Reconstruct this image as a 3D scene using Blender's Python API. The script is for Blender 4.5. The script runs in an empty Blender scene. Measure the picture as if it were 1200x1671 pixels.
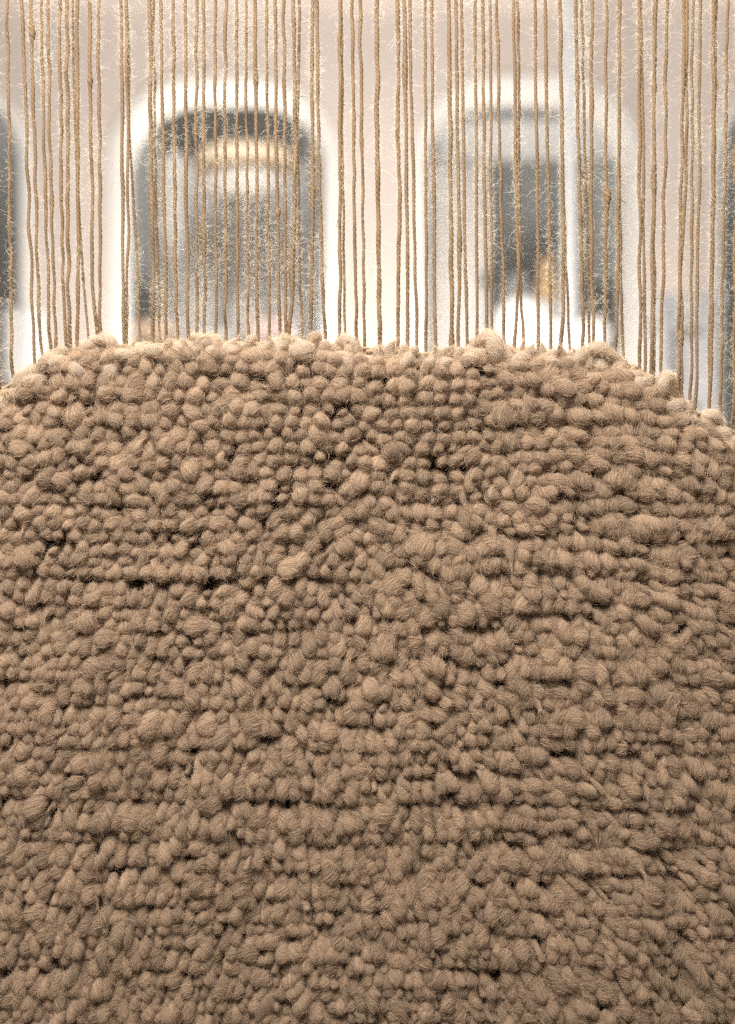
import bpy, math
import numpy as np
from mathutils import Matrix, Vector

# ------------------------------------------------------------------ scene, camera, world, lights
scene = bpy.context.scene
COL = scene.collection
rng = np.random.default_rng(7)
S = 0.000375            # metres per photograph pixel in the rug plane
CAMZ = 1.15             # camera height
DIST = 0.90             # camera to rug plane

cam_data = bpy.data.cameras.new('camera')
cam = bpy.data.objects.new('camera', cam_data)
COL.objects.link(cam)
cam.location = (0, -DIST, CAMZ)
cam.rotation_euler = (math.radians(90), 0, 0)
cam_data.sensor_fit = 'VERTICAL'
cam_data.sensor_height = 36
cam_data.lens = 36 * DIST / (1671 * S)
cam_data.clip_start = 0.05
cam_data.clip_end = 100
cam_data.dof.use_dof = True
cam_data.dof.focus_distance = DIST - 0.016
cam_data.dof.aperture_fstop = cam_data.lens / 12.0      # 12 mm entrance pupil
scene.camera = cam

world = bpy.data.worlds.new('World')
scene.world = world
world.use_nodes = True
bg = world.node_tree.nodes['Background']
bg.inputs['Color'].default_value = (1.0, 0.95, 0.90, 1)
bg.inputs['Strength'].default_value = 0.16

def area(name, loc, target, sx, sy, power, color):
    d = bpy.data.lights.new(name, 'AREA')
    d.shape = 'RECTANGLE'; d.size = sx; d.size_y = sy; d.energy = power; d.color = color
    o = bpy.data.objects.new(name, d)
    o.location = loc
    o.rotation_euler = (Vector(target) - Vector(loc)).to_track_quat('-Z', 'Y').to_euler()
    COL.objects.link(o)
    return o
# soft window light from in front and above, a little from the left
area('front_window_light', (-0.22, -0.70, 2.06), (0, 0, 1.22), 0.9, 0.5, 38, (1.0, 0.93, 0.86))
# unseen lamp added overhead to lighten the fuzz and the rug's top edge
area('hall_skylight', (0.0, 0.55, 2.9), (0, 0.02, 1.25), 2.2, 1.1, 98, (1.0, 0.95, 0.88))
# low hall lamp behind the rug, washing the arcade wall
area('hall_floor_lamp', (0.05, 3.55, 0.35), (0.0, 5.1, 1.25), 0.9, 0.5, 100, (1.0, 0.94, 0.88))
# unseen lamp added behind the pier between the full arches, whitening the jambs
area('back_room_lamp', (0.06, 6.3, 1.6), (-0.9, 5.2, 1.3), 0.25, 1.2, 45, (1.0, 0.96, 0.91))
# unseen lamp added high behind the arcade to brighten the arch contents
area('back_room_ceiling_lamp', (0.1, 5.75, 3.25), (0.1, 8.6, 2.5), 5.0, 0.35, 20, (1.0, 0.97, 0.93))
# ceiling light of the hall on the arcade wall
area('hall_ceiling_lamp', (0.0, 2.6, 4.0), (0.0, 5.1, 1.6), 4.0, 1.0, 42, (1.0, 0.93, 0.89))

vs = scene.view_settings
vs.view_transform = 'Standard'; vs.look = 'None'; vs.gamma = 1.0; vs.exposure = 0.0
vs.use_curve_mapping = False
scene.render.engine = 'CYCLES'
scene.cycles.max_bounces = 5
scene.cycles.diffuse_bounces = 3
scene.cycles.use_adaptive_sampling = False
scene.cycles.transparent_max_bounces = 8
scene.cycles.use_denoising = False      # keeps the finest fibres

# ------------------------------------------------------------------ helpers
def P(px, py, y=0.0):
    """A point at depth y on the line of the photograph pixel's place in the rug plane."""
    k = (DIST + y) / DIST
    return np.array([(px - 600) * S * k, y, CAMZ + (835.5 - py) * S * k])

def link(o, parent=None, **props):
    COL.objects.link(o)
    if parent is not None:
        o.parent = parent
    for k, v in props.items():
        o[k] = v
    return o

def mesh_np(name, verts, quads=None, tris=None, mats=(), mat_idx=None, smooth=True, attr=None):
    me = bpy.data.meshes.new(name)
    verts = np.asarray(verts, dtype=np.float32)
    nq = 0 if quads is None else len(quads)
    nt = 0 if tris is None else len(tris)
    me.vertices.add(len(verts)); me.vertices.foreach_set('co', verts.ravel())
    loops = []
    if nq: loops.append(np.asarray(quads, np.int32).ravel())
    if nt: loops.append(np.asarray(tris, np.int32).ravel())
    loops = np.concatenate(loops)
    me.loops.add(len(loops)); me.loops.foreach_set('vertex_index', loops)
    starts = np.concatenate([np.arange(nq) * 4, nq * 4 + np.arange(nt) * 3]).astype(np.int32)
    me.polygons.add(nq + nt); me.polygons.foreach_set('loop_start', starts)
    me.polygons.foreach_set('use_smooth', np.full(nq + nt, smooth, dtype=bool))
    for m in mats: me.materials.append(m)
    if mat_idx is not None:
        me.polygons.foreach_set('material_index', np.asarray(mat_idx, np.int32))
    me.update(calc_edges=True)
    me.validate()
    if attr:
        for k, (typ, data) in attr.items():
            a = me.attributes.new(k, typ, 'POINT')
            a.data.foreach_set('vector' if typ == 'FLOAT_VECTOR' else 'value', np.asarray(data, np.float32).ravel())
    return me

def empty(name, loc, **props):
    o = bpy.data.objects.new(name, None)
    o.empty_display_size = 0.02
    o.location = loc
    return link(o, **props)

def child(name, me, parent, **props):
    """A part whose mesh is given in world coordinates, set under its thing."""
    o = bpy.data.objects.new(name, me)
    link(o, parent, **props)
    if parent.parent is None:                 # a part of a part keeps the identity: its parent already sits in world coordinates
        o.matrix_parent_inverse = Matrix.Translation(parent.location).inverted()
    return o

# ------------------------------------------------------------------ materials
def new_mat(name):
    m = bpy.data.materials.new(name); m.use_nodes = True
    nt = m.node_tree; nt.nodes.clear()
    out = nt.nodes.new('ShaderNodeOutputMaterial')
    return m, nt, out

def simple_mat(name, col, rough=0.8, scale=6.0, var=0.15, bump=0.1, bump_scale=40.0, emit=None, translucent=0.0):
    m, nt, out = new_mat(name)
    N = nt.nodes.new; L = nt.links.new
    tc = N('ShaderNodeTexCoord')
    n1 = N('ShaderNodeTexNoise'); n1.inputs['Scale'].default_value = scale; n1.inputs['Detail'].default_value = 5
    L(tc.outputs['Object'], n1.inputs['Vector'])
    ramp = N('ShaderNodeMix'); ramp.data_type = 'RGBA'
    ramp.inputs['A'].default_value = tuple(c * (1 - var) for c in col) + (1,)
    ramp.inputs['B'].default_value = tuple(min(1, c * (1 + var)) for c in col) + (1,)
    L(n1.outputs['Fac'], ramp.inputs['Factor'])
    b = N('ShaderNodeBsdfPrincipled')
    b.inputs['Roughness'].default_value = rough
    b.inputs['Specular IOR Level'].default_value = 0.3
    L(ramp.outputs['Result'], b.inputs['Base Color'])
    n2 = N('ShaderNodeTexNoise'); n2.inputs['Scale'].default_value = bump_scale; n2.inputs['Detail'].default_value = 6
    L(tc.outputs['Object'], n2.inputs['Vector'])
    bp = N('ShaderNodeBump'); bp.inputs['Strength'].default_value = bump; bp.inputs['Distance'].default_value = 0.01
    L(n2.outputs['Fac'], bp.inputs['Height']); L(bp.outputs['Normal'], b.inputs['Normal'])
    if emit:
        b.inputs['Emission Color'].default_value = tuple(emit[0]) + (1,)
        b.inputs['Emission Strength'].default_value = emit[1]
    if translucent:
        tr = N('ShaderNodeBsdfTranslucent'); L(ramp.outputs['Result'], tr.inputs['Color'])
        mx = N('ShaderNodeMixShader'); mx.inputs[0].default_value = translucent
        L(b.outputs[0], mx.inputs[1]); L(tr.outputs[0], mx.inputs[2]); L(mx.outputs[0], out.inputs['Surface'])
    else:
        L(b.outputs[0], out.inputs['Surface'])
    return m

def wool_mat(name='wool', ca=(0.185, 0.121, 0.077), cb=(0.605, 0.44, 0.30), trans=0.22, vmin=0.66, vmax=1.24):
    """Rolled wool: fibre streaks that run with the spun roving, tone differing from tuft to tuft."""
    m, nt, out = new_mat(name)
    N = nt.nodes.new; L = nt.links.new
    at = N('ShaderNodeAttribute'); at.attribute_name = 'fib'
    oi = N('ShaderNodeObjectInfo')
    n1 = N('ShaderNodeTexNoise'); n1.inputs['Scale'].default_value = 7.0; n1.inputs['Detail'].default_value = 4; n1.inputs['Roughness'].default_value = 0.7
    L(at.outputs['Vector'], n1.inputs['Vector'])
    mr = N('ShaderNodeMapRange'); mr.inputs['From Min'].default_value = 0.3; mr.inputs['From Max'].default_value = 0.7
    L(n1.outputs['Fac'], mr.inputs['Value'])
    c1 = N('ShaderNodeMix'); c1.data_type = 'RGBA'
    c1.inputs['A'].default_value = ca + (1,); c1.inputs['B'].default_value = cb + (1,)
    L(mr.outputs['Result'], c1.inputs['Factor'])
    r2 = N('ShaderNodeMapRange'); r2.inputs['To Min'].default_value = vmin; r2.inputs['To Max'].default_value = vmax
    L(oi.outputs['Random'], r2.inputs['Value'])
    hs = N('ShaderNodeHueSaturation'); L(c1.outputs['Result'], hs.inputs['Color']); L(r2.outputs['Result'], hs.inputs['Value'])
    b = N('ShaderNodeBsdfPrincipled'); b.inputs['Roughness'].default_value = 0.95
    b.inputs['Specular IOR Level'].default_value = 0.12
    b.inputs['Sheen Weight'].default_value = 0.25; b.inputs['Sheen Roughness'].default_value = 0.5
    b.inputs['Sheen Tint'].default_value = (1, 0.9, 0.78, 1)
    L(hs.outputs['Color'], b.inputs['Base Color'])
    bp = N('ShaderNodeBump'); bp.inputs['Strength'].default_value = 0.85; bp.inputs['Distance'].default_value = 0.0016
    L(n1.outputs['Fac'], bp.inputs['Height']); L(bp.outputs['Normal'], b.inputs['Normal'])
    tr = N('ShaderNodeBsdfTranslucent'); L(hs.outputs['Color'], tr.inputs['Color'])
    mx = N('ShaderNodeMixShader'); mx.inputs[0].default_value = trans
    L(b.outputs[0], mx.inputs[1]); L(tr.outputs[0], mx.inputs[2]); L(mx.outputs[0], out.inputs['Surface'])
    return m

def fibre_mat(name, col, trans, var=0.25):
    m, nt, out = new_mat(name)
    N = nt.nodes.new; L = nt.links.new
    tc = N('ShaderNodeNewGeometry')
    hs = N('ShaderNodeHueSaturation'); hs.inputs['Color'].default_value = tuple(col) + (1,)
    r = N('ShaderNodeMapRange'); r.inputs['To Min'].default_value = 1 - var; r.inputs['To Max'].default_value = 1 + var
    L(tc.outputs['Random Per Island'], r.inputs['Value']); L(r.outputs['Result'], hs.inputs['Value'])
    d = N('ShaderNodeBsdfDiffuse'); L(hs.outputs['Color'], d.inputs['Color'])
    t = N('ShaderNodeBsdfTranslucent'); L(hs.outputs['Color'], t.inputs['Color'])
    mx = N('ShaderNodeMixShader'); mx.inputs[0].default_value = trans
    L(d.outputs[0], mx.inputs[1]); L(t.outputs[0], mx.inputs[2]); L(mx.outputs[0], out.inputs['Surface'])
    return m

def yarn_mat(name='jute_yarn', ca=(0.14, 0.09, 0.05), cb=(0.36, 0.245, 0.142)):
    m, nt, out = new_mat(name)
    N = nt.nodes.new; L = nt.links.new
    at = N('ShaderNodeAttribute'); at.attribute_name = 'fib'
    n1 = N('ShaderNodeTexNoise'); n1.inputs['Scale'].default_value = 3.0; n1.inputs['Detail'].default_value = 5; n1.inputs['Roughness'].default_value = 0.75
    L(at.outputs['Vector'], n1.inputs['Vector'])
    mr = N('ShaderNodeMapRange'); mr.inputs['From Min'].default_value = 0.32; mr.inputs['From Max'].default_value = 0.68
    L(n1.outputs['Fac'], mr.inputs['Value'])
    c = N('ShaderNodeMix'); c.data_type = 'RGBA'
    c.inputs['A'].default_value = ca + (1,); c.inputs['B'].default_value = cb + (1,)
    L(mr.outputs['Result'], c.inputs['Factor'])
    b = N('ShaderNodeBsdfPrincipled'); b.inputs['Roughness'].default_value = 0.9
    b.inputs['Specular IOR Level'].default_value = 0.15
    L(c.outputs['Result'], b.inputs['Base Color'])
    bp = N('ShaderNodeBump'); bp.inputs['Strength'].default_value = 0.8; bp.inputs['Distance'].default_value = 0.0005
    L(n1.outputs['Fac'], bp.inputs['Height']); L(bp.outputs['Normal'], b.inputs['Normal'])
    tr = N('ShaderNodeBsdfTranslucent'); L(c.outputs['Result'], tr.inputs['Color'])
    mx = N('ShaderNodeMixShader'); mx.inputs[0].default_value = 0.05
    L(b.outputs[0], mx.inputs[1]); L(tr.outputs[0], mx.inputs[2]); L(mx.outputs[0], out.inputs['Surface'])
    return m

M_WOOL = wool_mat()
M_LITLOOSE = wool_mat('loose_unspun_wool', (0.50, 0.385, 0.28), (0.84, 0.71, 0.56), 0.4, 0.9, 1.1)  # looser fringe wool, made paler: light from above and behind put into its colour
M_LITLOOSEFIB = fibre_mat('loose_wool_fibre', (0.86, 0.72, 0.56), 0.5, 0.15)  # fringe fibres paler too, with the same light in their colour
M_WOOLFIB = fibre_mat('wool_fibre', (0.60, 0.45, 0.325), 0.35, 0.26)
M_YARN = yarn_mat()
M_WEFT = yarn_mat('weft_yarn', (0.24, 0.165, 0.10), (0.55, 0.41, 0.27))
M_FUZZ = fibre_mat('jute_fibre', (0.90, 0.83, 0.68), 0.6, 0.08)
M_STRAW = fibre_mat('straw', (0.36, 0.24, 0.10), 0.3)
M_BACK = simple_mat('backing_weave', (0.20, 0.135, 0.085), 0.95, 300, 0.3, 0.4, 500)
M_PLASTER = simple_mat('pink_plaster', (0.67, 0.59, 0.53), 0.9, 1.6, 0.13, 0.15, 25)
M_TRIM = simple_mat('white_trim_plaster', (0.86, 0.83, 0.78), 0.8, 3, 0.04, 0.1, 30)
M_DARKWALL = simple_mat('dark_grey_plaster', (0.50, 0.50, 0.48), 0.9, 2, 0.15, 0.2, 20)
M_FLOOR = simple_mat('stone_floor', (0.42, 0.38, 0.34), 0.6, 4, 0.15, 0.1, 20)

# ------------------------------------------------------------------ the hall behind (out of focus)
WY = 5.1                       # front face of the arcade wall
WT = 0.28                      # its thickness
CENTRES = [-133, 364, 862, 1344]
HALF, RAD, TOPY = 169, 126, 140

def arch_outline(cx, grow=0.0, n=10, floor_z=0.0):
    """World (x, z) outline of the opening, from lower left over the top to lower right."""
    k = (DIST + WY) / DIST * S
    hw = HALF * k + grow; r = RAD * k + grow
    x0 = (cx - 600) * k; zt = CAMZ + (835.5 - TOPY) * k + grow
    pts = [(x0 - hw, floor_z)]
    for i in range(n + 1):
        a = math.pi - i / n * math.pi / 2
        pts.append((x0 - hw + r + r * math.cos(a), zt - r + r * math.sin(a)))
    for i in range(n + 1):
        a = math.pi / 2 - i / n * math.pi / 2
        pts.append((x0 + hw - r + r * math.cos(a), zt - r + r * math.sin(a)))
    pts.append((x0 + hw, floor_z))
    return pts

def box_verts(x0, x1, y0, y1, z0, z1):
    v = [(x, y, z) for x in (x0, x1) for y in (y0, y1) for z in (z0, z1)]
    q = [(0, 1, 3, 2), (4, 6, 7, 5), (0, 4, 5, 1), (2, 3, 7, 6), (0, 2, 6, 4), (1, 5, 7, 3)]
    return v, q

def box(name, x0, x1, y0, y1, z0, z1, mat, bevel=0.0):
    import bmesh
    v, q = box_verts(x0, x1, y0, y1, z0, z1)
    me = bpy.data.meshes.new(name); me.from_pydata(v, [], q)
    bm = bmesh.new(); bm.from_mesh(me)
    bmesh.ops.recalc_face_normals(bm, faces=bm.faces)
    if bevel:
        bmesh.ops.bevel(bm, geom=bm.edges[:], offset=bevel, segments=2, affect='EDGES')
    bm.to_mesh(me); bm.free()
    me.materials.append(mat)
    return me

def lathe(name, prof, mat, centre, n=28):
    """prof: (radius, z) pairs from bottom to top."""
    prof = np.array(prof); m = len(prof)
    th = np.linspace(0, 2 * np.pi, n, endpoint=False)
    v = np.stack([prof[:, None, 0] * np.cos(th), prof[:, None, 0] * np.sin(th), np.repeat(prof[:, 1:2], n, 1)], -1).reshape(-1, 3) + np.array(centre)
    i, j = np.meshgrid(np.arange(m - 1), np.arange(n), indexing='ij')
    j2 = (j + 1) % n
    q = np.stack([i * n + j, i * n + j2, (i + 1) * n + j2, (i + 1) * n + j], -1).reshape(-1, 4)
    return mesh_np(name, v, quads=q, mats=[mat])

XL, XR, ZT = -6.0, 6.0, 4.4
floor = link(bpy.data.objects.new('floor', box('floor', XL, XR, -2.5, 9.0, -0.1, 0.0, M_FLOOR)), kind='structure')

wall_root = empty('arcade_wall', (0, WY, 0), label='pinkish plaster wall with white trimmed arched openings', category='wall')
def arcade_mesh():
    verts, faces = [], []
    def quad(pts):
        b = len(verts); verts.extend(pts); faces.append(tuple(range(b, b + len(pts))))
    xs = XL
    for c in CENTRES:
        o = arch_outline(c)
        for y, flip in ((WY, False), (WY + WT, True)):
            pts = [(xs, y, 0), (o[0][0], y, 0)]
            quad([(xs, y, 0), (o[0][0], y, 0), (o[0][0], y, ZT), (xs, y, ZT)])
            mid = o[1:-1]
            for a, b in zip(mid[:-1], mid[1:]):
                if b[0] - a[0] > 1e-5:
                    quad([(a[0], y, a[1]), (b[0], y, b[1]), (b[0], y, ZT), (a[0], y, ZT)])
        xs = o[-1][0]
    for y in (WY, WY + WT):
        quad([(xs, y, 0), (XR, y, 0), (XR, y, ZT), (xs, y, ZT)])
    quad([(XL, WY, ZT), (XR, WY, ZT), (XR, WY + WT, ZT), (XL, WY + WT, ZT)])
    quad([(XL, WY, 0), (XL, WY, ZT), (XL, WY + WT, ZT), (XL, WY + WT, 0)])
    quad([(XR, WY, 0), (XR, WY, ZT), (XR, WY + WT, ZT), (XR, WY + WT, 0)])
    me = bpy.data.meshes.new('plaster_face'); me.from_pydata(verts, [], faces)
    me.materials.append(M_PLASTER)
    return me
child('plaster_face', arcade_mesh(), wall_root)
for c in CENTRES:
    inner = arch_outline(c, -0.003); outer = arch_outline(c, 0.045)
    v, q = [], []
    n = len(inner)
    for (a, b) in zip(inner, outer):
        v += [(a[0], WY - 0.010, a[1]), (b[0], WY - 0.010, b[1]), (b[0], WY + 0.02, b[1]), (a[0], WY + WT + 0.015, a[1])]
    for i in range(n - 1):
        for k in range(4):
            q.append((i * 4 + k, i * 4 + (k + 1) % 4, (i + 1) * 4 + (k + 1) % 4, (i + 1) * 4 + k))
    me = bpy.data.meshes.new('arch_surround'); me.from_pydata(v, [], q); me.materials.append(M_TRIM)
    child('arch_surround', me, wall_root)
kz = (DIST + WY) / DIST * S
zc = CAMZ + (835.5 - 18) * kz
prof = [(0.0, zc), (0.035, zc + 0.012), (0.05, zc + 0.05), (0.09, zc + 0.075), (0.09, zc + 0.12), (0.0, zc + 0.12)]
v, q = [], []
for x in (XL, XR):
    v += [(x, WY + 0.002 - d, z) for d, z in prof]
for i in range(len(prof) - 1):
    q.append((i, i + 1, len(prof) + i + 1, len(prof) + i))
me = bpy.data.meshes.new('cornice'); me.from_pydata(v, [], q); me.materials.append(M_PLASTER)
child('cornice', me, wall_root)

# rooms behind the arches
back = link(bpy.data.objects.new('back_wall', box('back_wall', XL, XR, 8.6, 8.75, 0.0, ZT, M_DARKWALL)), kind='structure')
ceil_ = link(bpy.data.objects.new('ceiling', box('ceiling', XL, XR, WY + WT + 0.01, 8.58, 4.25, 4.35, M_DARKWALL)), kind='structure')

def X(px, y): return (px - 600) * S * (DIST + y) / DIST
def Z(py, y): return CAMZ + (835.5 - py) * S * (DIST + y) / DIST

M_SHADE = simple_mat('tan_lamp_shade', (0.88, 0.72, 0.54), 0.8, 20, 0.05, 0.1, 100, emit=((1.0, 0.70, 0.42), 0.08))
M_GLOBE = simple_mat('lit_opal_glass', (0.9, 0.88, 0.84), 0.4, 5, 0.02, 0.0, 10, emit=((1.0, 0.96, 0.90), 0.8))
M_GLOBE_DIM = simple_mat('lit_opal_glass_dim', (0.66, 0.64, 0.61), 0.4, 5, 0.02, 0.0, 10, emit=((1.0, 0.95, 0.88), 0.02))
M_METAL = simple_mat('dark_metal', (0.05, 0.05, 0.05), 0.5)

def pendant(cx, w, y0, y1, y2, label):
    D = 6.4
    x = X(cx, D); r = w / 2 * S * (DIST + D) / DIST
    z1, z0, zb = Z(y0, D), Z(y1, D), Z(y2, D)
    root = empty('pendant_lamp', (x, D, zb), label=label, category='lamp', group='pendant lamps behind the arches')
    child('lamp_shade', lathe('lamp_shade', [(r, z0), (r * 1.0, z0 + 0.002), (r * 0.93, z1), (r * 0.2, z1 + 0.01), (0.02, z1 + 0.03)], M_SHADE, (x, D, 0)), root)
    m = (z0 + zb) / 2; h = (z0 - zb) / 2
    prof = [(r * 0.95 * math.cos(a), m + h * math.sin(a)) for a in np.linspace(-math.pi / 2, math.pi / 2 * 0.95, 12)]
    child('diffuser', lathe('diffuser', prof, M_GLOBE_DIM, (x, D, -0.002)), root)
    child('cord', lathe('cord', [(0.008, z1 + 0.02), (0.008, 4.25)], M_METAL, (x, D, 0), 8), root)
pendant(402, 165, 250, 277, 318, 'tan shaded pendant lamp in the arch hung with striped pale curtains')
pendant(1290, 190, 238, 276, 310, 'tan shaded pendant lamp in the arch cut by rug edge side')

def curtain(px0, px1, py0, y, mat, label, folds, name='curtain', group='curtain panels hung inside the arches'):
    x0, x1 = X(px0, y), X(px1, y); z1 = Z(py0, y)
    nx, nz = folds * 8 + 1, 6
    u = np.linspace(0, 1, nx); w = np.linspace(0, 1, nz)
    amp = 0.35 * (x1 - x0) / folds
    verts = []
    for b in (0, 1):
        for t in w:
            yy = y + amp * np.sin(u * folds * 2 * np.pi + 0.3 * t) * (0.7 + 0.3 * t) + b * 0.006
            verts.append(np.stack([x0 + (x1 - x0) * u, yy, np.full(nx, z1 * (1 - t) + 0.02 * t)], -1))
    verts = np.concatenate(verts)
    q = []
    for b in (0, 1):
        o = b * nx * nz
        for i in range(nz - 1):
            for j in range(nx - 1):
                q.append((o + i * nx + j, o + i * nx + j + 1, o + (i + 1) * nx + j + 1, o + (i + 1) * nx + j))
    me = mesh_np(name, verts, quads=np.array(q), mats=[mat])
    root = empty(name, ((x0 + x1) / 2, y, 0.0), label=label, category='curtain', group=group)
    child('cloth', me, root)
    rod = lathe('rod', [(0.012, 0), (0.012, 1)], M_METAL, (0, 0, 0), 10)
    co = np.zeros(len(rod.vertices) * 3, np.float32); rod.vertices.foreach_get('co', co); co = co.reshape(-1, 3)
    n = np.stack([x0 - 0.03 + co[:, 2] * (x1 - x0 + 0.06), y + co[:, 1], z1 + 0.012 + co[:, 0]], -1).astype(np.float32)
    rod.vertices.foreach_set('co', n.ravel()); rod.update()
    child('rod', rod, root)
M_CPALE = simple_mat('pale_curtain_cloth', (0.84, 0.82, 0.79), 0.9, 30, 0.08, 0.2, 200, translucent=0.2)
M_CGREY = simple_mat('grey_curtain_cloth', (0.74, 0.73, 0.71), 0.9, 30, 0.1, 0.2, 200)
M_CCHAR = simple_mat('charcoal_curtain_cloth', (0.30, 0.30, 0.29), 0.9, 30, 0.1, 0.2, 200)  # raised above charcoal: flare over the dark openings is put into the cloth colour
curtain(262, 304, 250, 6.6, M_CPALE, 'pale narrow curtain beside charcoal curtain in lamp-lit arch', 2)
curtain(372, 425, 330, 6.9, M_CPALE, 'pale half-height curtain hanging under the tan pendant lamp', 2)
curtain(304, 368, 262, 7.1, M_CGREY, 'mid grey curtain between two pale ones in lamp-lit arch', 3)
curtain(428, 498, 262, 7.0, M_CGREY, 'mid grey curtain right against the charcoal curtain under lamp', 3)
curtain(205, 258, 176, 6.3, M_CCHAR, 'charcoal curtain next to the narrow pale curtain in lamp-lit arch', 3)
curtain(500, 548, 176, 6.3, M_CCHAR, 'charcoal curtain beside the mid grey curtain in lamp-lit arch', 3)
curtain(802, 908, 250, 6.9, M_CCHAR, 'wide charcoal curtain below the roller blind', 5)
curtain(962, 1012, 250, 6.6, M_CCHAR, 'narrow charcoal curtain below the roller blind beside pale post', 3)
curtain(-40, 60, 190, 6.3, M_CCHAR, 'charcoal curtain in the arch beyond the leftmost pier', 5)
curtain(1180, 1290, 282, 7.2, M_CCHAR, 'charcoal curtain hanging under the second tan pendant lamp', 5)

M_BLIND = simple_mat('blind_cloth', (0.56, 0.55, 0.54), 0.9, 30, 0.08, 0.2, 200)
M_RAIL = simple_mat('blind_rail_metal', (0.22, 0.22, 0.22), 0.5)
# roller blind in the third arch
D = 5.9
root = empty('roller_blind', (X(870, D), D, Z(262, D)), label='light grey roller blind half down in arch with pale post', category='blind')
child('cloth', box('cloth', X(712, D), X(1022, D), D, D + 0.012, Z(262, D), Z(192, D), M_BLIND), root)
child('head_rail', box('head_rail', X(712, D), X(1022, D), D - 0.03, D + 0.05, Z(190, D), Z(170, D), M_RAIL, 0.008), root)
child('bottom_bar', box('bottom_bar', X(712, D), X(1022, D), D - 0.006, D + 0.018, Z(267, D), Z(262.5, D), M_RAIL, 0.003), root)
# white door leaf
D = 6.1
root = empty('door', (X(752, D), D, 0), label='pale door leaf standing below the roller blind', category='door')
child('leaf', box('leaf', X(706, D), X(798, D), D, D + 0.05, 0.01, Z(268, D), M_CPALE, 0.004), root)
for a, b in ((285, 420), (445, 640)):
    child('panel', box('panel', X(722, D), X(782, D), D - 0.012, D + 0.01, Z(b, D), Z(a, D), M_CGREY if a > 400 else M_CPALE, 0.006), root)
child('door_handle', lathe('door_handle', [(0.0, 0), (0.02, 0.005), (0.024, 0.03), (0.012, 0.05), (0.0, 0.052)], M_METAL, (X(790, D), D - 0.035, Z(470, D)), 16), root)

# pale blue post in front of the wall
D = 4.7
root = empty('post', (X(931, D), D, 0), label='slim pale blue post standing before the arcade wall', category='post')
M_POST = simple_mat('pale_blue_paint', (0.76, 0.77, 0.78), 0.5, 8, 0.04, 0.05, 30)
r = 12.5 * S * (DIST + D) / DIST
child('shaft', lathe('shaft', [(r, 0.04), (r, ZT)], M_POST, (X(931, D), D, 0), 24), root)
child('base', lathe('base', [(r * 1.8, 0.0), (r * 1.8, 0.03), (r * 1.2, 0.05), (r * 1.0, 0.06)], M_POST, (X(931, D), D, 0), 24), root)

# sideboard with globes and an ochre jar in the third arch
M_WOODW = simple_mat('white_painted_wood', (0.74, 0.73, 0.71), 0.5, 10, 0.05, 0.1, 60)
M_GREYW = simple_mat('blue_grey_painted_wood', (0.46, 0.46, 0.47), 0.6, 10, 0.1, 0.1, 60)
M_OCHRE = simple_mat('ochre_glaze', (0.72, 0.50, 0.27), 0.4, 15, 0.15, 0.1, 40)
M_PINK = simple_mat('dusty_pink_cloth', (0.64, 0.52, 0.50), 0.95, 20, 0.1, 0.3, 150)
M_ORANGE = simple_mat('soft_orange_cloth', (0.72, 0.54, 0.40), 0.95, 20, 0.1, 0.3, 150)
def table(px0, px1, pytop, y, depth, mat, label, cat='table', name='side_table'):
    x0, x1 = X(px0, y), X(px1, y); zt = Z(pytop, y)
    root = empty(name, ((x0 + x1) / 2, y, 0), label=label, category=cat)
    child('table_top', box('table_top', x0, x1, y - depth / 2, y + depth / 2, zt - 0.035, zt, mat, 0.006), root)
    for sx in (x0 + 0.03, x1 - 0.07):
        for sy in (y - depth / 2 + 0.03, y + depth / 2 - 0.07):
            child('leg', box('leg', sx, sx + 0.04, sy, sy + 0.04, 0.0, zt - 0.036, mat, 0.004), root)
    child('apron', box('apron', x0 + 0.07, x1 - 0.07, y - depth / 2 + 0.04, y - depth / 2 + 0.06, zt - 0.11, zt - 0.036, mat), root)
    return zt
zt = table(826, 1000, 585, 6.3, 0.4, M_WOODW, 'white table carrying the globe lamps and the ochre jar')
def globe(px, r_px, y, zt, label):  # white globes with an added glow standing in for blown-out white
    x = X(px, y); r = r_px * S * (DIST + y) / DIST
    root = empty('globe_lamp', (x, y, zt), label=label, category='lamp', group='globe lamps on the white table')
    child('base', lathe('base', [(r * 0.5, zt + 0.001), (r * 0.5, zt + 0.015), (r * 0.35, zt + 0.03)], M_METAL, (x, y, 0), 20), root)
    c = zt + 0.02 + r
    child('globe', lathe('globe', [(max(0.0005, r * math.cos(a)), c + r * math.sin(a)) for a in np.linspace(-1.45, math.pi / 2, 16)], M_GLOBE, (x, y, 0)), root)
globe(852, 46, 6.25, zt, 'largest glowing white globe lamp on the white table')
globe(966, 30, 6.25, zt, 'middle-sized glowing white globe lamp beside the pale post')
globe(908, 26, 6.2, zt, 'smallest glowing white globe lamp before the ochre jar')  # extra globe, added to widen the glow
def jar(px, w_px, py0, py1, y, mat, label, name='jar'):
    x = X(px, y); r = w_px / 2 * S * (DIST + y) / DIST; z0, z1 = Z(py1, y), Z(py0, y); h = z1 - z0
    root = empty(name, (x, y, z0), label=label, category='jar')
    child('body', lathe('body', [(0.0, z0), (r * .6, z0), (r * .95, z0 + h * .3), (r, z0 + h * .5), (r * .8, z0 + h * .75), (r * .5, z0 + h * .86), (r * .62, z0 + h)], mat, (x, y, 0)), root)
    child('band', lathe('band', [(r * .99, z0 + h * .38), (r * 1.04, z0 + h * .42), (r * 1.04, z0 + h * .54), (r * .99, z0 + h * .58)], M_WOODW, (x, y, 0)), root)
jar(893, 40, 425, 584.5, 6.3, M_OCHRE, 'tall ochre jar with a white band on the white table')
jar(845, 50, 448, 500, 6.75, M_WOODW, 'small bright white jar behind the globe lamps')
table(838, 880, 500.5, 6.75, 0.2, M_WOODW, 'small white stand holding the bright white jar', name='plant_stand')

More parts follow.
